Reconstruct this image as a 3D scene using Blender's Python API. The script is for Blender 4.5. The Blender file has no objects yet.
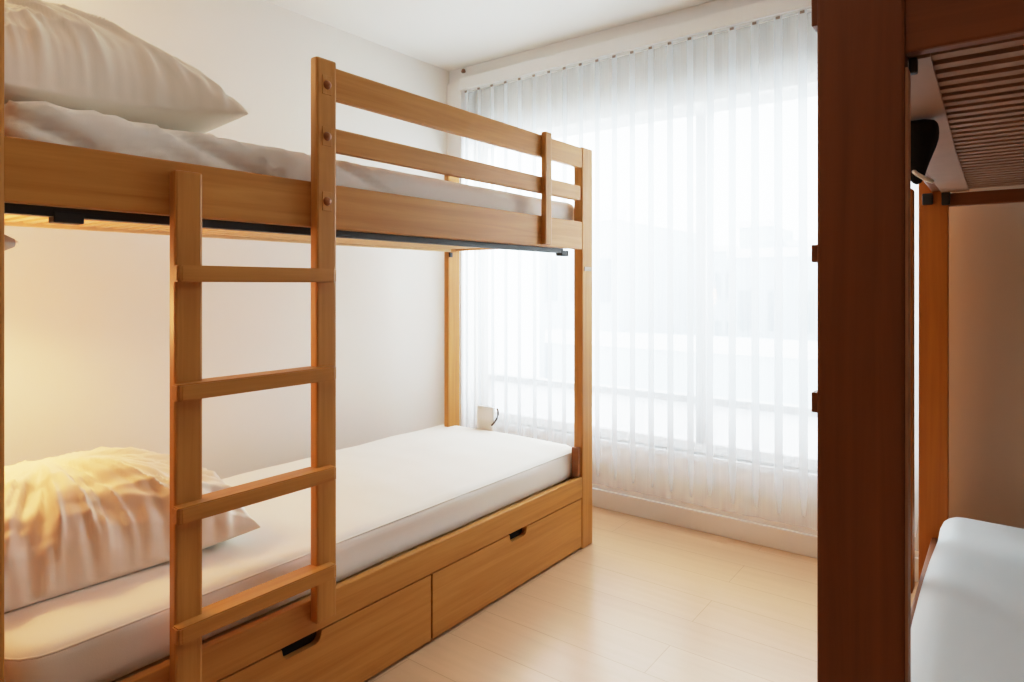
import bpy, bmesh, math, random
import numpy as np
from mathutils import Vector, Matrix, noise

random.seed(7)
S = bpy.context.scene
COL = S.collection
PI = math.pi

# ------------------------------------------------------------------ materials
def lin(c):
    return tuple(((v/255)/12.92 if v/255 <= 0.04045 else ((v/255+0.055)/1.055)**2.4) for v in c) + (1.0,)

def new_mat(name):
    m = bpy.data.materials.new(name); m.use_nodes = True
    nt = m.node_tree
    for n in list(nt.nodes): nt.nodes.remove(n)
    out = nt.nodes.new('ShaderNodeOutputMaterial')
    return m, nt, out

def plain(name, rgb, rough=0.6, metal=0.0, var=0.04, nscale=6.0, bump=0.0, bscale=200.0, emit=None):
    m, nt, out = new_mat(name)
    b = nt.nodes.new('ShaderNodeBsdfPrincipled')
    b.inputs['Roughness'].default_value = rough
    b.inputs['Metallic'].default_value = metal
    tc = nt.nodes.new('ShaderNodeTexCoord')
    nz = nt.nodes.new('ShaderNodeTexNoise'); nz.inputs['Scale'].default_value = nscale
    nz.inputs['Detail'].default_value = 4
    nt.links.new(tc.outputs['Object'], nz.inputs['Vector'])
    rp = nt.nodes.new('ShaderNodeValToRGB')
    c = lin(rgb)
    rp.color_ramp.elements[0].position = 0.3; rp.color_ramp.elements[1].position = 0.7
    rp.color_ramp.elements[0].color = tuple(v*(1-var) for v in c[:3])+(1,)
    rp.color_ramp.elements[1].color = tuple(min(1, v*(1+var)) for v in c[:3])+(1,)
    nt.links.new(nz.outputs['Fac'], rp.inputs['Fac'])
    nt.links.new(rp.outputs['Color'], b.inputs['Base Color'])
    if bump:
        n2 = nt.nodes.new('ShaderNodeTexNoise'); n2.inputs['Scale'].default_value = bscale
        nt.links.new(tc.outputs['Object'], n2.inputs['Vector'])
        bp = nt.nodes.new('ShaderNodeBump'); bp.inputs['Strength'].default_value = bump
        bp.inputs['Distance'].default_value = 0.002
        nt.links.new(n2.outputs['Fac'], bp.inputs['Height'])
        nt.links.new(bp.outputs['Normal'], b.inputs['Normal'])
    if emit:
        b.inputs['Emission Color'].default_value = lin(emit[0]); b.inputs['Emission Strength'].default_value = emit[1]
    nt.links.new(b.outputs['BSDF'], out.inputs['Surface'])
    return m

def wood(name, axis, dark, light, rough=0.42):
    m, nt, out = new_mat(name)
    b = nt.nodes.new('ShaderNodeBsdfPrincipled')
    b.inputs['Roughness'].default_value = rough
    b.inputs['Specular IOR Level'].default_value = 0.35
    tc = nt.nodes.new('ShaderNodeTexCoord')
    oi = nt.nodes.new('ShaderNodeObjectInfo')
    mp = nt.nodes.new('ShaderNodeMapping')
    sc = [38.0, 38.0, 38.0]; sc['xyz'.index(axis)] = 1.6
    mp.inputs['Scale'].default_value = sc
    cm = nt.nodes.new('ShaderNodeCombineXYZ')
    ml = nt.nodes.new('ShaderNodeMath'); ml.operation = 'MULTIPLY'; ml.inputs[1].default_value = 17.0
    nt.links.new(oi.outputs['Random'], ml.inputs[0])
    for k in range(3): nt.links.new(ml.outputs[0], cm.inputs[k])
    nt.links.new(cm.outputs[0], mp.inputs['Location'])
    nt.links.new(tc.outputs['Object'], mp.inputs['Vector'])
    n1 = nt.nodes.new('ShaderNodeTexNoise'); n1.inputs['Scale'].default_value = 1.0
    n1.inputs['Detail'].default_value = 7; n1.inputs['Roughness'].default_value = 0.62; n1.inputs['Distortion'].default_value = 0.6
    nt.links.new(mp.outputs[0], n1.inputs['Vector'])
    rp = nt.nodes.new('ShaderNodeValToRGB')
    rp.color_ramp.elements[0].position = 0.28; rp.color_ramp.elements[0].color = lin(dark)
    rp.color_ramp.elements[1].position = 0.72; rp.color_ramp.elements[1].color = lin(light)
    nt.links.new(n1.outputs['Fac'], rp.inputs['Fac'])
    nt.links.new(rp.outputs['Color'], b.inputs['Base Color'])
    bp = nt.nodes.new('ShaderNodeBump'); bp.inputs['Strength'].default_value = 0.12; bp.inputs['Distance'].default_value = 0.001
    nt.links.new(n1.outputs['Fac'], bp.inputs['Height']); nt.links.new(bp.outputs['Normal'], b.inputs['Normal'])
    nt.links.new(b.outputs['BSDF'], out.inputs['Surface'])
    return m

WD, WL = (178, 116, 48), (204, 146, 72)
WOOD = {a: wood('beech_'+a, a, WD, WL) for a in 'xyz'}
DD, DL = (114, 64, 31), (134, 78, 39)
DARK = {a: wood('brown_wood_'+a, a, DD, DL, 0.5) for a in 'xyz'}
M_WALL = plain('wall_paint', (240, 236, 230), 0.85, var=0.012, nscale=2, bump=0.05)
M_REAR = plain('tan_bounce_cut', (150, 122, 98), 0.8, var=0.02, nscale=2)  # unseen walls toned down to tan to cut bounced light
M_CEIL = plain('ceiling_paint', (238, 237, 234), 0.9, var=0.012, nscale=2)
M_PIER = plain('pier_shaded_beige', (196, 176, 156), 0.85, var=0.02, nscale=2)  # beige, with the pier's shade mixed into the colour
M_TRIM = plain('white_trim', (240, 240, 240), 0.45, var=0.01)
M_SHEET = plain('white_sheet', (240, 236, 229), 0.85, var=0.02, nscale=4, bump=0.15, bscale=500)
M_SHEET2 = plain('grey_white_cover', (208, 212, 213), 0.8, var=0.02, nscale=4, bump=0.15, bscale=400)
M_PILLOW = plain('cream_pillowcase', (240, 232, 218), 0.6, var=0.02, nscale=3, bump=0.1, bscale=500)
M_BLACK = plain('black_metal', (24, 22, 21), 0.5, var=0.1)
M_FABBLACK = plain('black_fabric', (12, 11, 11), 0.95, var=0.2, bump=0.4, bscale=150)
M_SHADOW = plain('dark_gap', (16, 12, 9), 0.9, var=0.1)
M_GREY = plain('grey_lamp_metal', (112, 110, 112), 0.5, 0.0)
M_BRASS = plain('bronze_bolt', (150, 92, 48), 0.4, 0.3)
M_SLAT = plain('pale_slat_wood', (222, 190, 146), 0.6, var=0.08, nscale=20)
M_SLATR = plain('tan_slat_wood', (158, 118, 90), 0.65, var=0.06, nscale=12)
M_PLASTIC = plain('white_plastic', (232, 232, 230), 0.4)
M_CABLE = plain('brown_cable', (70, 52, 44), 0.5)
M_FRAME = plain('window_frame_grey', (176, 176, 176), 0.45)
M_BULB = plain('bulb_glow', (255, 214, 150), 0.5, emit=((255, 196, 120), 6.0))

def curtain_mat(name, transp, rgb=(246, 248, 250), refl=0.42):
    m, nt, out = new_mat(name)
    tr = nt.nodes.new('ShaderNodeBsdfTransparent')
    tl = nt.nodes.new('ShaderNodeBsdfTranslucent'); tl.inputs['Color'].default_value = lin(rgb)
    df = nt.nodes.new('ShaderNodeBsdfDiffuse'); df.inputs['Color'].default_value = lin(rgb)
    mx = nt.nodes.new('ShaderNodeMixShader'); mx.inputs[0].default_value = refl
    nt.links.new(tl.outputs[0], mx.inputs[1]); nt.links.new(df.outputs[0], mx.inputs[2])
    m2 = nt.nodes.new('ShaderNodeMixShader')
    tc = nt.nodes.new('ShaderNodeTexCoord'); mp = nt.nodes.new('ShaderNodeMapping')
    mp.inputs['Scale'].default_value = (160, 160, 3)
    nz = nt.nodes.new('ShaderNodeTexNoise'); nz.inputs['Scale'].default_value = 1.0
    nt.links.new(tc.outputs['Object'], mp.inputs['Vector']); nt.links.new(mp.outputs[0], nz.inputs['Vector'])
    mr = nt.nodes.new('ShaderNodeMapRange')
    mr.inputs['To Min'].default_value = 1-transp-0.06; mr.inputs['To Max'].default_value = 1-transp+0.06
    nt.links.new(nz.outputs['Fac'], mr.inputs['Value']); nt.links.new(mr.outputs[0], m2.inputs[0])
    nt.links.new(tr.outputs[0], m2.inputs[1]); nt.links.new(mx.outputs[0], m2.inputs[2])
    nt.links.new(m2.outputs[0], out.inputs['Surface'])
    return m
M_SHEER = curtain_mat('sheer_voile', 0.64)
M_VANE = curtain_mat('curtain_fold_cloth', 0.09, (230, 237, 242), 0.60)

def glass_mat():
    m, nt, out = new_mat('window_glass')
    tr = nt.nodes.new('ShaderNodeBsdfTransparent'); tr.inputs['Color'].default_value = (0.95, 0.98, 0.98, 1)
    gl = nt.nodes.new('ShaderNodeBsdfGlossy'); gl.inputs['Roughness'].default_value = 0.02
    mx = nt.nodes.new('ShaderNodeMixShader'); mx.inputs[0].default_value = 0.05
    nt.links.new(tr.outputs[0], mx.inputs[1]); nt.links.new(gl.outputs[0], mx.inputs[2])
    nt.links.new(mx.outputs[0], out.inputs['Surface'])
    return m
M_GLASS = glass_mat()
M_FROST = curtain_mat('frosted_glass', 0.35, (250, 252, 253))

def floor_mat():
    m, nt, out = new_mat('light_plank_floor')
    b = nt.nodes.new('ShaderNodeBsdfPrincipled')
    tc = nt.nodes.new('ShaderNodeTexCoord')
    br = nt.nodes.new('ShaderNodeTexBrick')
    br.inputs['Scale'].default_value = 1.0
    br.inputs['Brick Width'].default_value = 1.25; br.inputs['Row Height'].default_value = 0.19
    br.inputs['Mortar Size'].default_value = 0.0016; br.inputs['Mortar Smooth'].default_value = 0.4
    br.inputs['Color1'].default_value = lin((214, 174, 136)); br.inputs['Color2'].default_value = lin((210, 169, 131))
    br.inputs['Mortar'].default_value = lin((188, 146, 108))
    nt.links.new(tc.outputs['Object'], br.inputs['Vector'])
    mp = nt.nodes.new('ShaderNodeMapping'); mp.inputs['Scale'].default_value = (2.2, 34, 1)
    nz = nt.nodes.new('ShaderNodeTexNoise'); nz.inputs['Scale'].default_value = 1.0; nz.inputs['Detail'].default_value = 6
    nt.links.new(tc.outputs['Object'], mp.inputs['Vector']); nt.links.new(mp.outputs[0], nz.inputs['Vector'])
    rp = nt.nodes.new('ShaderNodeValToRGB')
    rp.color_ramp.elements[0].position = 0.3; rp.color_ramp.elements[0].color = (0.93, 0.92, 0.90, 1)
    rp.color_ramp.elements[1].position = 0.7; rp.color_ramp.elements[1].color = (1, 1, 1, 1)
    nt.links.new(nz.outputs['Fac'], rp.inputs['Fac'])
    mx = nt.nodes.new('ShaderNodeMix'); mx.data_type = 'RGBA'; mx.blend_type = 'MULTIPLY'; mx.inputs[0].default_value = 1.0
    nt.links.new(br.outputs['Color'], mx.inputs[6]); nt.links.new(rp.outputs['Color'], mx.inputs[7])
    nt.links.new(mx.outputs[2], b.inputs['Base Color'])
    b.inputs['Roughness'].default_value = 0.30
    b.inputs['Specular IOR Level'].default_value = 0.5
    nt.links.new(b.outputs['BSDF'], out.inputs['Surface'])
    return m
M_FLOOR = floor_mat()

# ------------------------------------------------------------------ object helpers
def link(name, bm, mat, parent=None, loc=(0, 0, 0), smooth=False, rot=(0, 0, 0)):
    bmesh.ops.recalc_face_normals(bm, faces=bm.faces[:])
    me = bpy.data.meshes.new(name); bm.to_mesh(me); bm.free()
    if mat is not None: me.materials.append(mat)
    if smooth:
        for p in me.polygons: p.use_smooth = True
    o = bpy.data.objects.new(name, me); COL.objects.link(o)
    o.rotation_euler = rot
    if parent is not None:
        o.parent = parent
        o.location = Vector(loc)-world_loc(parent)
    else:
        o.location = loc
    return o

def world_loc(o):
    v = Vector(o.location)
    while o.parent is not None:
        o = o.parent; v = v+Vector(o.location)
    return v

def tag(o, label=None, cat=None, group=None, kind=None):
    if label: o['label'] = label
    if cat: o['category'] = cat
    if group: o['group'] = group
    if kind: o['kind'] = kind
    return o

def empty(name, loc, label=None, cat=None, group=None, kind=None):
    o = bpy.data.objects.new(name, None); COL.objects.link(o)
    o.location = loc; o.empty_display_size = 0.1
    return tag(o, label, cat, group, kind)

def box_bm(sx, sy, sz, bev=0.004, seg=2):
    bm = bmesh.new(); bmesh.ops.create_cube(bm, size=1)
    bmesh.ops.scale(bm, vec=(sx, sy, sz), verts=bm.verts)
    if bev > 0:
        bev = min(bev, 0.45*min(sx, sy, sz))
        bmesh.ops.bevel(bm, geom=bm.edges[:], offset=bev, segments=seg, affect='EDGES', profile=0.6)
    return bm

def bx(name, x0, x1, y0, y1, z0, z1, mat, parent=None, bev=0.004, seg=2):
    """box by extents; a dict of woods picks the grain axis"""
    s = (x1-x0, y1-y0, z1-z0)
    if isinstance(mat, dict): mat = mat['xyz'[s.index(max(s))]]
    return link(name, box_bm(*s, bev, seg), mat, parent, ((x0+x1)/2, (y0+y1)/2, (z0+z1)/2))

def add_box(bm, x0, x1, y0, y1, z0, z1):
    r = bmesh.ops.create_cube(bm, size=1)
    bmesh.ops.scale(bm, vec=(x1-x0, y1-y0, z1-z0), verts=r['verts'])
    bmesh.ops.translate(bm, vec=((x0+x1)/2, (y0+y1)/2, (z0+z1)/2), verts=r['verts'])

def prism_bm(pts, depth, axis):
    """pts: 2-D outline; extruded by depth along axis ('x': pts are (y,z))"""
    bm = bmesh.new()
    def P(a, b, d):
        return {'x': (d, a, b), 'y': (a, d, b), 'z': (a, b, d)}[axis]
    f = [bm.verts.new(P(a, b, -depth/2)) for a, b in pts]
    k = [bm.verts.new(P(a, b, depth/2)) for a, b in pts]
    bm.faces.new(f); bm.faces.new(k[::-1])
    n = len(pts)
    for i in range(n):
        bm.faces.new((f[i], f[(i+1) % n], k[(i+1) % n], k[i]))
    return bm

def lathe_bm(prof, n=24):
    """profile of (radius, z) turned about z"""
    bm = bmesh.new(); rings = []
    for r, z in prof:
        if r < 1e-6: rings.append([bm.verts.new((0, 0, z))])
        else: rings.append([bm.verts.new((r*math.cos(2*PI*k/n), r*math.sin(2*PI*k/n), z)) for k in range(n)])
    for a, b in zip(rings, rings[1:]):
        for k in range(n):
            q = (k+1) % n
            if len(a) == 1: bm.faces.new((a[0], b[k], b[q]))
            elif len(b) == 1: bm.faces.new((a[k], a[q], b[0]))
            else: bm.faces.new((a[k], a[q], b[q], b[k]))
    return bm

def tube_bm(pts, r, n=8):
    bm = bmesh.new(); rings = []
    pts = [Vector(p) for p in pts]
    for i, p in enumerate(pts):
        t = (pts[min(i+1, len(pts)-1)]-pts[max(i-1, 0)]).normalized()
        up = Vector((0, 0, 1)) if abs(t.z) < 0.9 else Vector((1, 0, 0))
        a = t.cross(up).normalized(); b = t.cross(a)
        rings.append([bm.verts.new(p+a*r*math.cos(2*PI*k/n)+b*r*math.sin(2*PI*k/n)) for k in range(n)])
    for a, b in zip(rings, rings[1:]):
        for k in range(n):
            bm.faces.new((a[k], a[(k+1) % n], b[(k+1) % n], b[k]))
    bm.faces.new(rings[0]); bm.faces.new(rings[-1])
    return bm

def rounded_block(sx, sy, sz, r, step, fn=None, rc=0.0):
    """soft rounded block, dense enough to carry folds; fn(p, n) -> displacement along n"""
    bm = bmesh.new()
    nx, ny, nz = max(4, int(sx/step)), max(4, int(sy/step)), max(6, int(sz/(step*0.6)))
    idx = {}
    def V(i, j, k):
        key = (i, j, k)
        if key in idx: return idx[key]
        p = Vector((sx*(i/nx-.5), sy*(j/ny-.5), sz*(k/nz-.5)))
        q = Vector((max(-sx/2+r, min(sx/2-r, p.x)), max(-sy/2+r, min(sy/2-r, p.y)), max(-sz/2+r, min(sz/2-r, p.z))))
        dlt = p-q
        n = dlt.normalized() if dlt.length > 1e-9 else Vector((0, 0, 1))
        if rc > r:                                # rounder corners in plan
            c = Vector((max(-sx/2+rc, min(sx/2-rc, p.x)), max(-sy/2+rc, min(sy/2-rc, p.y))))
            e = Vector((p.x, p.y))-c
            if abs(e.x) > 1e-6 and abs(e.y) > 1e-6:
                m = max(abs(e.x), abs(e.y)); e2 = e*(m/e.length)
                p = Vector((c.x+e2.x, c.y+e2.y, p.z))
                cc = c+e2.normalized()*max(0, min(m, rc-r))
                q = Vector((cc.x, cc.y, q.z)) if m > rc-r else Vector((p.x, p.y, q.z))
                dlt = p-q
                n = dlt.normalized() if dlt.length > 1e-9 else Vector((0, 0, 1))
        p = q+n*r
        if fn: p = p+n*fn(p, n)
        idx[key] = bm.verts.new(p); return idx[key]
    for i in range(nx):
        for j in range(ny):
            for k in (0, nz): bm.faces.new((V(i, j, k), V(i+1, j, k), V(i+1, j+1, k), V(i, j+1, k)))
    for i in range(nx):
        for k in range(nz):
            for j in (0, ny): bm.faces.new((V(i, j, k), V(i+1, j, k), V(i+1, j, k+1), V(i, j, k+1)))
    for j in range(ny):
        for k in range(nz):
            for i in (0, nx): bm.faces.new((V(i, j, k), V(i, j+1, k), V(i, j+1, k+1), V(i, j, k+1)))
    return bm

def pillow_bm(W, D, T, crest, seed, lift, skew=0.0, amp=1.0, n=150):
    """stuffed pillow: two skins meeting in a flat seam; folds fan out from the crest and gather at the seam"""
    bm = bmesh.new()
    def prof(u, v):
        return max(0.0, (1-u*u))**0.46*max(0.0, (1-v*v))**0.46
    def fold(u, v):
        du, dv = u-crest[0], v-crest[1]
        rr = math.hypot(du, dv); th = math.atan2(dv, du)
        a = noise.noise(Vector((math.cos(th)*4.2+seed, math.sin(th)*4.2, rr*0.7+seed)))
        b = noise.noise(Vector((math.cos(th)*9.5-seed, math.sin(th)*9.5, rr*1.1)))
        ridge = (1-min(1, abs(a)*3.2))*0.9+(1-min(1, abs(b)*3.0))*0.5
        mask = min(1, rr*1.5)*min(1, 5.5*(1-max(abs(u), abs(v)))+0.05)
        w = 0.020*ridge*mask
        # gathers along the seams
        ed = 1-max(abs(u), abs(v)); t = v if abs(u) > abs(v) else u
        g = noise.noise(Vector((t*11+seed*3, ed*1.5, seed)))
        w += 0.010*g*math.exp(-((ed-0.10)/0.10)**2)
        # slack swags running along the front face
        sw = noise.noise(Vector((u*6.5-v*1.2, v*1.0, seed+5)))
        w += 0.009*(1-min(1, abs(sw)*3))*min(1, 3*max(0, u-0.1))*min(1, 5*ed)
        return w*amp
    def pos(u, v, side):
        e = prof(u, v)
        x = W/2*u*(1-0.07*(1-v*v)); y = D/2*v*(1-0.05*(1-u*u))
        base = lift(u, v)+0.006
        if side > 0:
            w = fold(u, v); z = base+T*e*(1-skew*v)+w*min(1, e*2)
            x += w*u*abs(u)*1.1; y += w*v*abs(v)*0.8
        else: z = base-min(base-0.001, 0.05*e+0.002)
        return Vector((x, y, z))
    us = [math.sin(PI/2*(2*k/n-1)*0.985)/math.sin(PI/2*.985) for k in range(n+1)]
    top = [[bm.verts.new(pos(u, v, 1)) for v in us] for u in us]
    bot = [[top[a][b] if a in (0, n) or b in (0, n) else None for b in range(n+1)] for a in range(n+1)]
    for a in range(1, n):
        for b in range(1, n): bot[a][b] = bm.verts.new(pos(us[a], us[b], -1))
    for g in (top, bot):
        for a in range(n):
            for b in range(n):
                bm.faces.new((g[a][b], g[a+1][b], g[a+1][b+1], g[a][b+1]))
    return bm

def subsurf(o, lv=1):
    m = o.modifiers.new('smooth', 'SUBSURF'); m.levels = lv; m.render_levels = lv

# ------------------------------------------------------------------ the room
XL, XR, YF, YN, HC = -2.70, 0.95, 3.05, -1.3, 2.48
def struct(name, *a, **k):
    o = bx(name, *a, **k); o['kind'] = 'structure'; return o
struct('floor', XL, XR, YN, YF, -0.06, 0, M_FLOOR, bev=0)
struct('ceiling', XL-0.1, XR+0.1, YN-0.1, YF+0.2, HC, HC+0.08, M_CEIL, bev=0)
struct('wall_left', XL-0.1, XL, YN-0.1, YF+0.2, -0.06, HC, M_WALL, bev=0)
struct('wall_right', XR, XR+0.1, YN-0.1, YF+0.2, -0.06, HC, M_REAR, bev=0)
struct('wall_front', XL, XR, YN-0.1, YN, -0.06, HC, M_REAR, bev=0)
WX0, WX1, WZ0, WZ1 = -2.58, -0.20, 0.36, 2.06
bm = bmesh.new()
for b in ((XL, XR, YF, YF+0.2, -0.06, WZ0), (XL, XR, YF, YF+0.2, WZ1, HC), (XL, WX0, YF, YF+0.2, WZ0, WZ1), (WX1, XR, YF, YF+0.2, WZ0, WZ1)):
    add_box(bm, *b)
tag(link('wall_back', bm, M_WALL), kind='structure')
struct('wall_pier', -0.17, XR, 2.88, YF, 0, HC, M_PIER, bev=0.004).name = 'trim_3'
struct('baseboard_back', XL, -0.17, YF-0.016, YF, 0, 0.095, M_TRIM, bev=0.004)
struct('baseboard_left', XL, XL+0.014, YN, YF-0.02, 0, 0.09, M_TRIM, bev=0.004)
struct('trim_1', XL, -2.585, 2.915, YF-0.016, 0, 2.40, M_TRIM, bev=0.004)      # jamb in the corner
# window
win = empty('window_1', ((WX0+WX1)/2, YF+0.1, WZ0), kind='structure')
bm = bmesh.new()
fy0, fy1 = YF+0.06, YF+0.12
add_box(bm, WX0, WX1, fy0, fy1, WZ0, WZ0+0.045); add_box(bm, WX0, WX1, fy0, fy1, WZ1-0.045, WZ1)
add_box(bm, WX0, WX0+0.045, fy0, fy1, WZ0+0.045, WZ1-0.045); add_box(bm, WX1-0.045, WX1, fy0, fy1, WZ0+0.045, WZ1-0.045)
link('window_frame', bm, M_TRIM, win)
bx('transom', WX0+0.045, WX1-0.045, fy0-0.004, fy1+0.004, 0.595, 0.632, M_FRAME, win)
bx('mullion', -1.215, -1.165, fy0-0.005, fy1+0.005, WZ0+0.045, WZ1-0.045, M_FRAME, win)
bx('window_sill', WX0, WX1, YF-0.012, YF+0.06, WZ0-0.03, WZ0, M_TRIM, win)
for a, b in ((WX0+0.045, -1.215), (-1.165, WX1-0.045)):
    bx('window_pane', a, b, YF+0.085, YF+0.091, 0.632, WZ1-0.045, M_GLASS, win, bev=0)
    tag(bx('window_pane', a, b, YF+0.085, YF+0.091, WZ0+0.045, 0.595, M_FROST, win, bev=0), 'frosted lower window pane')
# shadowed recess strip, then pelmet with its dark plug in the corner
pel = empty('pelmet', (-1.43, 2.88, 2.325), 'long white pelmet board along the ceiling above the sheer curtain', 'pelmet')
bx('pelmet_board', -2.585, -0.17, 2.895, 2.915, 2.335, 2.405, M_TRIM, pel)
bx('curtain_track', -2.575, -0.18, 2.922, 2.945, 2.336, 2.352, M_PLASTIC, pel, bev=0.002)
bx('pelmet_top', -2.585, -0.17, 2.915, 2.95, 2.39, 2.405, M_TRIM, pel, bev=0.002)
struct('trim_2', XL, -0.17, 2.935, YF, 2.406, HC, M_TRIM, bev=0.002)
hk = lathe_bm([(0, 0), (0.012, 0), (0.014, 0.008), (0.009, 0.02), (0, 0.024)], 12)
tag(link('ceiling_plug', hk, plain('brown_plug', (150, 112, 92), 0.6), None, (-2.575, 2.925, 2.446)), 'tiny brown round plug in the ceiling corner above the white pelmet', 'plug')

# ------------------------------------------------------------------ sheer curtain
CT, CB = 2.333, 0.235
cur = empty('sheer_curtain', (-1.38, 2.93, CB), 'floor-length white sheer curtain with vertical folds across the whole window', 'curtain')
pitch = 0.0985
nv = int((2.575-0.185)/pitch)
bm = bmesh.new()
SB = 0.15
xs = np.linspace(-2.572, -0.185, 241); zs = [SB, CB+0.3, 1.0, 1.6, CT]
grid = []
for z in zs:
    grid.append([bm.verts.new((x, 2.955+0.006*math.sin(2*PI*(x+2.572)/pitch)*(0.6 if z > 0.5 else 1), z)) for x in xs])
for a, b in zip(grid, grid[1:]):
    for k in range(len(xs)-1): bm.faces.new((a[k], a[k+1], b[k+1], b[k]))
link('sheer_panel', bm, M_SHEER, cur, smooth=True)
for o in cur.children:                                   # verts were in world space
    o.location = -Vector(cur.location)
clip_m = plain('curtain_clip_brown', (150, 132, 120), 0.6)
def vane_bm(seed):
    rr = random.Random(seed)
    bm = bmesh.new(); rows = []
    zlist = [CT, 2.1, 1.7, 1.2, 0.8, 0.5, 0.42, 0.36, 0.30, 0.25, 0.20+rr.uniform(-.012, .012)]
    ph = rr.uniform(-.003, .003)
    for z in zlist:
        w = 1.0
        if z < 0.44: w = max(0.10, (z-0.185)/0.255)**0.8
        row = []
        for k in range(9):
            s = (k/8-.5)*w
            dx = 0.037*s*1.15 + 0.006*math.sin(s*2*PI)
            dy = -0.030*(s+.5*w) - 0.006*math.cos(s*PI)
            row.append(bm.verts.new((dx+ph*(CT-z), dy, z)))
        rows.append(row)
    for a, b in zip(rows, rows[1:]):
        for k in range(8): bm.faces.new((a[k], a[k+1], b[k+1], b[k]))
    return bm
for i in range(nv+1):
    x = -2.552+i*pitch
    if x > -0.2: break
    v = link('curtain_fold', vane_bm(i), M_VANE, cur, (x, 2.944, 0), smooth=True)
    c = bx('clip', x-0.008, x+0.010, 2.905+0.012, 2.921, CT-0.012, CT, clip_m, None, bev=0.002)
    c.parent = v; c.location = Vector(c.location)-Vector((x, 2.944, 0))

# ------------------------------------------------------------------ left bunk bed
FX = -1.504                # outer plane of the bed front
Y0, Y1 = 0.31, 2.60
bed = empty('bunk_bed', (-1.95, 1.45, 0), 'beech bunk bed along the left wall with ladder, guard rails and two under-bed drawers', 'bunk bed')
post_y = ((Y0, Y0+0.0945), (Y1-0.09, Y1))
for (a, b) in post_y:
    p = bx('post', FX-0.046, FX, a, b, 0, 1.797, WOOD, bed, bev=0.006)
    bx('post', -2.345, -2.315, a, b, 0, 1.797, WOOD, bed, bev=0.006)
    if a > 1:
        q = bx('connector_cover', FX-0.001, FX+0.003, 2.525, 2.585, 1.243, 1.262, plain('grey_brass', (150, 130, 105), 0.4, 0.3), p, bev=0.001)
RY0, RY1 = Y0+0.09, Y1-0.09
# upper side rails, end rails, guard rails
bx('side_rail', FX-0.028, FX-0.001, RY0, RY1, 1.338, 1.462, WOOD, bed)
bx('side_rail', -2.342, -2.317, RY0, RY1, 1.36, 1.462, WOOD, bed)
for y in (Y0+0.03, Y1-0.035):
    bx('end_rail', -2.315, FX-0.046, y, y+0.028, 1.36, 1.455, WOOD, bed)
bx('guard_rail', FX-0.026, FX-0.001, 1.10, RY1, 1.702, 1.792, WOOD, bed, bev=0.006)
bx('guard_rail', FX-0.026, FX-0.001, 1.10, RY1-0.012, 1.555, 1.622, WOOD, bed, bev=0.006)
bx('guard_upright', FX-0.001, FX+0.022, 2.185, 2.232, 1.345, 1.803, WOOD, bed, bev=0.006)
# lower rail, end boards, plinth, drawers
bx('side_rail', FX-0.028, FX-0.001, RY0, RY1, 0.230, 0.322, WOOD, bed)
bx('side_rail', -2.342, -2.317, RY0, RY1, 0.16, 0.30, WOOD, bed)
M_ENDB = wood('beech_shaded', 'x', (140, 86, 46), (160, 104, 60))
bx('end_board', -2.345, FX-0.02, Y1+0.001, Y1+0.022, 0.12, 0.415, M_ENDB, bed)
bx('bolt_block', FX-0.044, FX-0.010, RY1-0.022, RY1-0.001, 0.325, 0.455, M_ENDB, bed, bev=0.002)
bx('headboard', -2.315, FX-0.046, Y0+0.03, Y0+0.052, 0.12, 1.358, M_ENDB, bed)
bx('mattress_base', -2.315, FX-0.03, Y0+0.06, Y1-0.07, 0.282, 0.297, M_SLAT, bed, bev=0.002)
def drawer(y0, y1, slot0, slot1):
    zt, zb = 0.226, 0.012
    n = 4
    # outline in (y, z) with the rounded finger notch cut into the top edge
    sl = [(slot0, zt)]
    sl += [(slot0+0.004, zt-0.018), (slot0+0.012, zt-0.028), (slot0+0.022, zt-0.031), (slot1-0.022, zt-0.031), (slot1-0.012, zt-0.028), (slot1-0.004, zt-0.018), (slot1, zt)]
    cy, cz = (y0+y1)/2, (zt+zb)/2
    pts = [(y0, zb), (y0, zt)]+sl+[(y1, zt), (y1, zb)]
    pts = [(a-cy, b-cz) for a, b in pts]
    d = link('drawer', prism_bm(pts, 0.02, 'x'), WOOD['y'], bed, (FX-0.012, cy, cz))
    bx('slot_shade', FX-0.030, FX-0.024, slot0-0.01, slot1+0.01, zt-0.045, zt-0.002, M_SHADOW, d, bev=0)  # near-black plate paints the shade inside the finger notch
    bm = bmesh.new()
    add_box(bm, -0.8, -0.0, -(y1-y0)/2+0.02, (y1-y0)/2-0.02, -0.07, -0.06)
    add_box(bm, -0.8, -0.0, -(y1-y0)/2+0.02, -(y1-y0)/2+0.032, -0.06, 0.05)
    add_box(bm, -0.8, -0.0, (y1-y0)/2-0.032, (y1-y0)/2-0.02, -0.06, 0.05)
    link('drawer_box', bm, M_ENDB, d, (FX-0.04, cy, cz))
drawer(0.56, 1.549, 0.995, 1.12)
drawer(1.558, RY1-0.006, 1.976, 2.090)
bx('filler_panel', FX-0.022, FX-0.003, RY0, 0.553, 0.012, 0.226, WOOD, bed, bev=0.002)
bx('plinth', FX-0.06, FX-0.045, RY0, RY1, 0.0, 0.22, M_SHADOW, bed, bev=0)  # board coloured near-black as the shade behind and under the drawers
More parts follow.
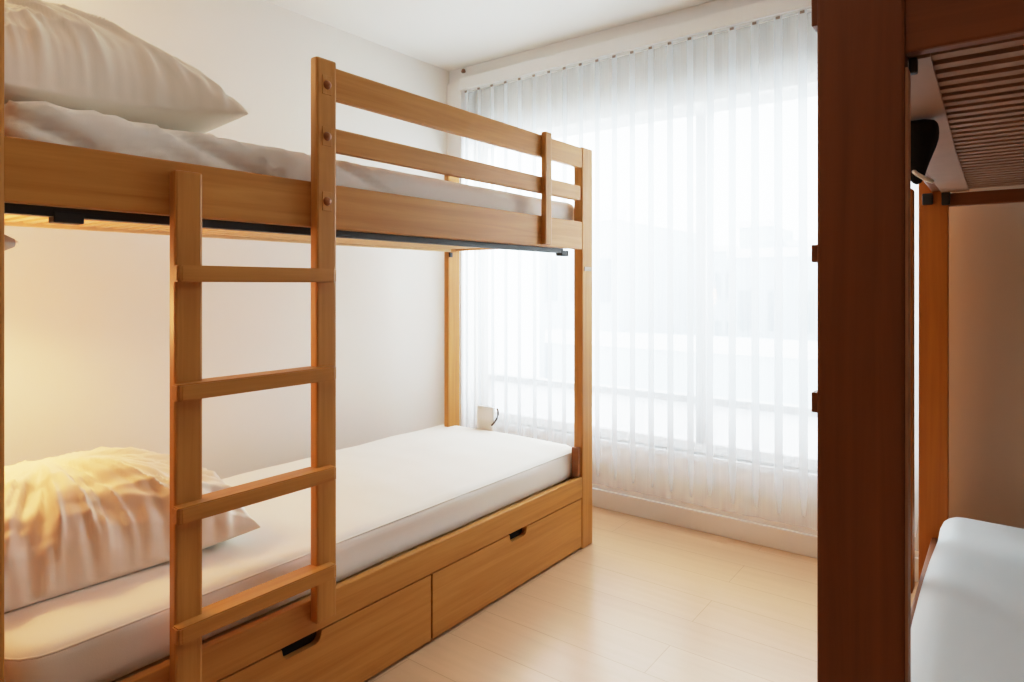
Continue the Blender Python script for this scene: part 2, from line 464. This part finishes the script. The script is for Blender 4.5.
# ladder
LX0, LX1 = FX-0.001, FX+0.029
bolt = [(0, 0.010), (0.006, 0.009), (0.010, 0.006), (0.0125, 0.0), (0.0125, -0.002), (0, -0.002)]
def ladder_rail(y0, y1, z0, z1, bolts):
    r = bx('ladder_rail', LX0, LX1, y0, y1, z0, z1, WOOD, bed, bev=0.006)
    for z in bolts:
        bx('bolt_plate', LX1-0.001, LX1+0.0015, (y0+y1)/2-0.015, (y0+y1)/2+0.015, z-0.026, z+0.026, WOOD['z'], r, bev=0.001)
        o = link('bolt', lathe_bm(bolt, 16), M_BRASS, r, (LX1+0.001, (y0+y1)/2, z), smooth=True, rot=(0, PI/2, 0))
ladder_rail(0.706, 0.769, 0.262, 1.438, [])
ladder_rail(1.081, 1.146, 0.266, 1.797, (1.725, 1.585, 1.408))
for z in (1.224, 0.960, 0.688, 0.423):
    a, b = 0.694, 1.126
    # tread: a front lip over both rails and a back half let in between them
    bm = bmesh.new()
    lip = [(LX1-0.001, a+0.004), (LX1+0.026, a+0.004), (LX1+0.030, a+0.012), (LX1+0.030, b-0.008), (LX1+0.026, b), (LX1-0.001, b), (LX1-0.001, 1.081), (LX0-0.0, 1.081), (LX0-0.0, 0.769), (LX1-0.001, 0.769)]
    cx, cy = LX1, (a+b)/2
    pb = prism_bm([(p-cx, q-cy) for p, q in lip], 0.037, 'z')
    bmesh.ops.bevel(pb, geom=pb.edges[:], offset=0.003, segments=2, affect='EDGES')
    link('rung', pb, WOOD['y'], bed, (cx, cy, z-0.0185))
# slatted base of the upper bunk in a black steel frame
bm = bmesh.new()
y = RY0+0.02
while y < RY1-0.03:
    add_box(bm, -2.315, FX-0.05, y, y+0.026, 1.362, 1.380); y += 0.048
sb = link('slat_base', bm, M_SLAT, bed)
sb.location = -Vector(bed.location)
bx('slat_frame', FX-0.052, FX-0.024, RY0, RY1-0.12, 1.318, 1.338, M_BLACK, bed, bev=0.002)
bx('slat_frame', -2.315, -2.295, RY0, RY1, 1.352, 1.368, M_SLAT, bed, bev=0.002)
for y in (0.49, RY1-0.135):
    bx('frame_foot', FX-0.054, FX-0.022, y, y+0.055, 1.306, 1.33, M_BLACK, bed, bev=0.003)
bx('corner_fitting', -2.314, -2.302, RY1+0.002, RY1+0.022, 1.325, 1.35, M_BLACK, bed, bev=0.003)

# mattresses
def nz(p, s, o=0): return noise.noise(Vector((p[0]*s+o, p[1]*s-o, p[2]*s+o*.5)))
def lower_fn(p, n):
    d = 0.004*nz(p, 5, 3)
    if n.z > 0.5: d += 0.006*(1-(p.x/0.46)**2)+0.002*nz((p.x*1.2, p.y*3, 0), 3)
    elif n.x > 0.5: d += 0.004*nz((0, p.y*3.0, p.z*14), 1.2, 9)
    return d
def upper_fn(p, n):
    d = 0.004*nz(p, 4, 5)
    if n.x > 0.2 or n.z > 0.2:
        k = max(0.12, min(1, (0.35-p.y)/1.0))           # deepest at the head end
        w = nz((p.y*5.0+p.z*13+p.x*3.0, p.y*.5, 2), 3.0, 11)
        d += (0.017 if n.x > .5 else 0.004)*k*(1-abs(w)*2.2)*(0.5+0.5*min(1, abs(n.x)+.3))
    return d
def mattress(x0, x1, y0, y1, z0, z1, r, fn, mat, label, group=None, name='mattress', rc=0.0):
    o = link(name, rounded_block(x1-x0, y1-y0, z1-z0, r, 0.022, fn, rc), mat, None, ((x0+x1)/2, (y0+y1)/2, (z0+z1)/2), smooth=True)
    return tag(o, label, 'mattress', group)
ml = mattress(-2.42, -1.553, 0.42, 2.595, 0.303, 0.436, 0.034, lower_fn, M_SHEET, 'mattress in a smooth white fitted sheet on the lower bunk of the left bed', rc=0.085)
# piping along the top edge of the lower mattress, near its front face
sx, sy = 0.867/2-0.012, 2.175/2-0.012
pts = []
for (cx, cy, a0) in ((sx-.073, sy-.073, 0), (-sx+.073, sy-.073, 90), (-sx+.073, -sy+.073, 180), (sx-.073, -sy+.073, 270)):
    for k in range(5):
        a = math.radians(a0+k*22.5); pts.append((cx+.077*math.cos(a), cy+.077*math.sin(a), 0.0545))
pts.append(pts[0])
fine = []
for p, q in zip(pts, pts[1:]):
    n = max(1, int((Vector(q)-Vector(p)).length/0.1))
    for k in range(n): fine.append(tuple(Vector(p).lerp(Vector(q), k/n)))
link('piping', tube_bm(fine+[pts[0]], 0.0032, 8), M_SHEET, ml, world_loc(ml), smooth=True)
mattress(-2.31, -1.56, 0.42, 2.555, 1.38, 1.553, 0.036, upper_fn, M_SHEET, 'mattress in a rumpled white sheet on the upper bunk behind the guard rails')

# pillows
pu = link('pillow', pillow_bm(0.70, 0.60, 0.262, (-0.1, -0.75), 3.3, lambda u, v: 0.018+0.05*max(0, (v+u)/2)**1.5, 0.22, 0.8), M_PILLOW, None, (-1.955, 0.655, 1.566), smooth=True, rot=(0, 0, math.radians(2)))
tag(pu, 'puffed cream pillow on the head of the upper bunk above the rail', 'pillow')
plw = link('pillow', pillow_bm(0.66, 0.70, 0.235, (-0.15, -0.30), 7.1, lambda u, v: 0.004+0.03*max(0, (v+u)/2)**2, 0.16, 1.35), M_PILLOW, None, (-2.075, 0.745, 0.444), smooth=True, rot=(0, 0, math.radians(-6)))
tag(plw, 'wrinkled cream pillow lying on the white lower mattress behind the ladder', 'pillow')

# reading lamp at the head of the lower bunk
lamp = empty('reading_lamp', (-2.30, 0.40, 1.29), 'small grey reading lamp under the upper bunk at the left edge, above the lower pillow', 'lamp')
bx('lamp_base', -2.325, -2.275, 0.3625, 0.41, 1.262, 1.322, M_GREY, lamp)
link('lamp_arm', tube_bm([(0, 0.0, 0), (0, 0.05, 0.012), (0, 0.10, 0.014)], 0.007), M_GREY, lamp, (-2.30, 0.408, 1.292), smooth=True)
sh = link('lamp_shade', lathe_bm([(0, 0.084), (0.012, 0.079), (0.024, 0.055), (0.030, 0.02), (0.031, -0.03), (0.026, -0.055), (0, -0.06), ], 24), M_GREY, lamp, (-2.30, 0.560, 1.302), smooth=True, rot=(-PI/2, 0, 0))
link('rim_glint', lathe_bm([(0.0, 0.090), (0.005, 0.089), (0.008, 0.084), (0.008, 0.078), (0, 0.078)], 20), M_PLASTIC, lamp, (-2.30, 0.560, 1.302), smooth=True, rot=(-PI/2, 0, 0))  # white tip stands in for the glint on the grey shade
link('bulb', lathe_bm([(0, 0.012), (0.016, 0.008), (0.02, 0), (0.016, -0.006), (0, -0.008)], 16), M_BULB, lamp, (-2.30, 0.550, 1.272), smooth=True)

# white charger with a brown cable on the foot board of the lower bunk
ch = empty('charger_box', (-2.12, 2.612, 0.415), 'white charger box with a brown cable on the foot board of the lower left bunk', 'charger')
bx('charger_body', -2.20, -2.09, 2.602, 2.622, 0.416, 0.552, M_PLASTIC, ch, bev=0.008, seg=3)
link('cable', tube_bm([(-2.062, 2.60, 0.552), (-2.055, 2.60, 0.54), (-2.055, 2.60, 0.52), (-2.062, 2.598, 0.50), (-2.078, 2.597, 0.478), (-2.095, 2.597, 0.462)], 0.0045), M_CABLE, ch, (0, 0, 0), smooth=True)

# ------------------------------------------------------------------ right bunk bed, seen from its near end
RX0, RX1, RY0b, RY1b = -0.222, 0.72, 1.04, 2.75
WB = wood('orange_beech_z', 'z', (168, 96, 26), (188, 112, 36))
rb = empty('bunk_bed', (0.25, 1.9, 0), 'dark brown bunk bed at the right edge with a wide near post', 'bunk bed')
np_ = bx('post', RX0, -0.110, RY0b, RY0b+0.040, 0, 1.80, DARK, rb, bev=0.004)
for z0, z1 in ((1.566, 1.62), (1.214, 1.240), (0.990, 1.020)):
    bx('bracket', RX0-0.009, RX0+0.001, RY0b+0.006, RY0b+0.034, z0, z1, DARK['z'], np_, bev=0.002)
bx('lit_side_strip', -0.1105, -0.1065, RY0b+0.004, RY0b+0.037, 0.0, 1.48, plain('lit_side_pale', (196, 150, 112), 0.5), np_, bev=0.001)  # pale strip added so the post's dark side face looks lit
for y0 in (1.98, 2.29):
    bx('ladder_rail', -0.246, -0.222, y0, y0+0.06, 0.25, 1.47, WB, rb, bev=0.004)
for z in (1.2, 0.94, 0.68, 0.42):
    bx('rung', -0.262, -0.246, 1.98, 2.35, z-0.018, z+0.018, WB, rb, bev=0.004)
bx('post', 0.61, RX1, RY0b, RY0b+0.040, 0, 1.80, DARK, rb, bev=0.004)
fp = bx('post', -0.244, -0.157, 2.70, 2.745, 0, 1.80, WB, rb, bev=0.004)
bx('post', 0.63, RX1, 2.70, 2.745, 0, 1.80, WB, rb, bev=0.004)
bx('end_rail', -0.112, 0.61, RY0b+0.004, RY0b+0.030, 1.500, 1.66, DARK, rb)
bx('end_rail', -0.112, 0.61, RY0b+0.004, RY0b+0.030, 0.20, 0.32, DARK, rb)
bx('end_rail', -0.158, 0.63, 2.705, 2.733, 1.452, 1.497, DARK, rb)
bx('end_rail', -0.158, 0.63, 2.705, 2.733, 0.20, 0.32, DARK, rb)
for x in (-0.205, 0.66):
    bx('side_rail', x, x+0.028, RY0b+0.04, 2.70, 1.505, 1.63, DARK, rb)
    bx('side_rail', x, x+0.028, RY0b+0.04, 2.70, 0.20, 0.30, DARK, rb)
bx('mattress_base', -0.175, 0.655, RY0b+0.05, 2.69, 0.262, 0.278, M_SLATR, rb, bev=0.002)
bm = bmesh.new()
y = RY0b+0.045
while y < 2.66:
    # each slat slightly bowed in section
    add_box(bm, -0.10, 0.655, y, y+0.026, 1.502, 1.512); y += 0.050
sl = link('slat_base', bm, M_SLATR, rb); sl.location = -Vector(rb.location)
pts = [(-0.176, RY0b+0.036), (-0.083, RY0b+0.036), (-0.094, 1.9), (-0.097, 2.70), (-0.176, 2.70)]
o = link('slat_side_board', prism_bm([(a+0.14, b-1.9) for a, b in pts], 0.008, 'z'), M_SLATR, rb, (-0.14, 1.9, 1.502))
bx('gap_shade_board', -0.175, 0.655, RY0b+0.05, 2.69, 1.535, 1.545, plain('brown_gap_shade', (96, 60, 40), 0.9), rb, bev=0)  # brown mattress underside, darkened as the shadow in the slat gaps
bx('corner_bracket', -0.175, -0.150, 2.68, 2.70, 1.455, 1.50, M_BLACK, rb, bev=0.004)
bx('corner_bracket', -0.232, -0.200, 2.685, 2.70, 1.46, 1.50, M_BLACK, rb, bev=0.004)
bx('corner_bracket', -0.109, -0.098, RY0b+0.03, RY0b+0.045, 1.478, 1.50, M_BLACK, rb, bev=0.003)
def r_fn(p, n):
    return 0.004*nz(p, 4, 8)+(0.012*(1-(p.y/0.75)**2) if n.z > .5 else 0)
mattress(-0.170, 0.64, 1.10, 2.60, 0.282, 0.428, 0.06, r_fn, M_SHEET2, 'white mattress with rounded edge on the lower bunk at the bottom right')
mattress(-0.170, 0.64, 1.10, 2.66, 1.548, 1.69, 0.05, None, M_SHEET2, 'white mattress above the slats of the right upper bunk')
# black pouch hung under the upper right bunk
bag = bmesh.new()
prof = [(0.0, 0.0), (0.010, 0.006), (0.017, 0.025), (0.026, 0.055), (0.033, 0.085), (0.036, 0.110), (0.034, 0.122), (0.0, 0.124)]
bag = lathe_bm(prof, 28)
for v in bag.verts:
    k = 1+0.22*noise.noise(Vector((v.co.x*60, v.co.y*60, v.co.z*28)))
    v.co.x = v.co.x*k+0.012*(v.co.z-0.124)*-1.0*0.4; v.co.y *= 0.7*k
bo = link('hanging_pouch', bag, M_FABBLACK, None, (-0.136, 1.47, 1.372), smooth=True)
subsurf(bo)
tag(bo, 'black cloth pouch hanging beside the dark post under the right upper bunk', 'pouch')
link('pouch_lit_rim', tube_bm([(-0.145, 1.47, 1.405), (-0.135, 1.455, 1.392), (-0.12, 1.45, 1.380), (-0.108, 1.455, 1.374)], 0.004), M_SHEET, bo, world_loc(bo)-world_loc(bo), smooth=True)  # pale cord stands in for the lit lower rim of the pouch
bo.children[0].location = -Vector(bo.location)

# ------------------------------------------------------------------ the town outside
M_BLD = [plain('pale_facade', (196, 204, 210), 0.9, var=0.03, nscale=0.4), plain('cream_facade', (186, 194, 200), 0.9, var=0.03, nscale=0.4), plain('grey_facade', (176, 186, 194), 0.9, var=0.03, nscale=0.4)]
M_WIN = plain('far_window', (112, 126, 138), 0.4)
def building(cx, cy, sx, sy, z1, mat, label, cols, rows, parapet=True):
    b = empty('building', (cx, cy, -14), label, 'building', None)
    bx('facade', cx-sx/2, cx+sx/2, cy-sy/2, cy+sy/2, -14, z1, mat, b, bev=0)
    if parapet: bx('parapet', cx-sx/2-0.15, cx+sx/2+0.15, cy-sy/2-0.15, cy-sy/2+0.3, z1, z1+0.35, M_TRIM, b, bev=0)
    dx = sx/cols
    for r in range(rows):
        for c in range(cols):
            x = cx-sx/2+dx*(c+.5); z = z1-1.9-r*2.9
            bx('window', x-dx*.22, x+dx*.22, cy-sy/2-0.06, cy-sy/2, z-0.9, z+0.6, M_WIN, b, bev=0)
building(-12.2, 23.5, 3.3, 7, 3.4, M_BLD[1], 'tallest pale apartment house outside, behind the middle of the sheer curtain', 3, 4)
building(-5.9, 29.5, 5.6, 7, 2.25, M_BLD[2], 'wide grey house outside beside the dark post, its white roof edge above eye level', 5, 3)
building(-10.7, 38, 1.8, 4, 4.3, M_BLD[2], 'narrow far tower block on the skyline, taller than the roofs beside it', 2, 3)
building(-8.6, 40, 1.7, 4, 3.3, M_BLD[2], 'far grey block on the skyline just left of the dark post', 4, 3)
building(-14.2, 41, 2.6, 4, 3.2, M_BLD[2], 'far low block on the skyline right of the tallest apartment house', 4, 3)
building(-5.2, 17.5, 9.5, 5, -0.4, M_BLD[0], 'low white terrace building outside below the other houses', 6, 2)
bm = bmesh.new(); add_box(bm, -60, 40, 5, 90, -14.2, -14)
tag(link('street_ground', bm, plain('pale_street', (190, 192, 194), 0.9)), kind='structure')

# ------------------------------------------------------------------ light
w = bpy.data.worlds.new('overcast'); S.world = w; w.use_nodes = True
nt = w.node_tree
bg = nt.nodes['Background']
tc = nt.nodes.new('ShaderNodeTexCoord'); sx_ = nt.nodes.new('ShaderNodeSeparateXYZ'); rp = nt.nodes.new('ShaderNodeValToRGB')
nt.links.new(tc.outputs['Generated'], sx_.inputs[0]); nt.links.new(sx_.outputs['Z'], rp.inputs['Fac'])
rp.color_ramp.elements[0].position = 0.0; rp.color_ramp.elements[0].color = (0.92, 0.97, 1.0, 1)
rp.color_ramp.elements[1].position = 1.0; rp.color_ramp.elements[1].color = (0.80, 0.90, 1.0, 1)
nt.links.new(rp.outputs['Color'], bg.inputs['Color'])
bg.inputs['Strength'].default_value = 5.0

def area(name, loc, rot, sx, sy, power, col):
    l = bpy.data.lights.new(name, 'AREA'); l.shape = 'RECTANGLE'; l.size = sx; l.size_y = sy
    l.energy = power; l.color = col
    o = bpy.data.objects.new(name, l); COL.objects.link(o); o.location = loc; o.rotation_euler = rot
    return o
def point(name, loc, power, col, r=0.05):
    l = bpy.data.lights.new(name, 'POINT'); l.energy = power; l.color = col; l.shadow_soft_size = r
    o = bpy.data.objects.new(name, l); COL.objects.link(o); o.location = loc
    return o
area('daylight', (-1.4, 3.6, 1.75), (math.radians(-72), 0, 0), 2.6, 1.6, 150, (0.93, 0.97, 1.0))
sp = bpy.data.lights.new('lower_lamp_light', 'SPOT'); sp.energy = 15; sp.color = (1.0, 0.62, 0.24); sp.spot_size = math.radians(165); sp.spot_blend = 0.5; sp.shadow_soft_size = 0.03
so = bpy.data.objects.new('lower_lamp_light', sp); COL.objects.link(so); so.location = (-2.30, 0.55, 1.25); so.rotation_euler = (0, math.radians(-14), 0)
point('bunk_glow_fill', (-2.15, 0.44, 1.08), 10, (1.0, 0.56, 0.23), 0.08)  # extra fill without a lamp, spreads the warm glow over the bunk wall
point('upper_lamp_light', (-2.30, 0.45, 2.12), 9, (1.0, 0.66, 0.34), 0.08)
area('ceiling_fill', (-0.9, 0.2, 2.44), (0, 0, 0), 0.7, 0.7, 3, (1.0, 0.86, 0.70))  # unseen fill added to brighten the room, no fixture

# ------------------------------------------------------------------ camera
cam = bpy.data.cameras.new('camera'); co = bpy.data.objects.new('camera', cam); COL.objects.link(co)
f = 652.0
cam.sensor_width = 36; cam.sensor_fit = 'HORIZONTAL'; cam.lens = f/1024*36
cam.shift_y = -(341-285)/1024
cam.clip_start = 0.02; cam.clip_end = 300
co.location = (0, 0, 1.18); co.rotation_euler = (PI/2, 0, math.radians(37.1))
S.camera = co
S.view_settings.view_transform = 'Standard'
S.view_settings.look = 'None'
S.view_settings.exposure = 0.0
S.view_settings.use_curve_mapping = True          # camera-like soft shoulder for the bright window
cmv = S.view_settings.curve_mapping
WHITE = 6.0
cmv.black_level = (0, 0, 0); cmv.white_level = (WHITE, WHITE, WHITE)
cu = cmv.curves[3]
TONE = [(0, 0), (0.02, 0.018), (0.1, 0.1), (0.3, 0.31), (0.6, 0.56), (1.0, 0.74), (1.6, 0.86), (2.6, 0.945), (4.0, 0.985), (6.0, 1.0)]
cu.points[0].location = (0, 0); cu.points[1].location = (1, 1)
for a, b in TONE[1:-1]: cu.points.new(a/WHITE, b)
cmv.update()
S.cycles.max_bounces = 12; S.cycles.diffuse_bounces = 6; S.cycles.transmission_bounces = 8
S.cycles.transparent_max_bounces = 24
S.cycles.sample_clamp_indirect = 6.0
S.cycles.caustics_reflective = False; S.cycles.caustics_refractive = False
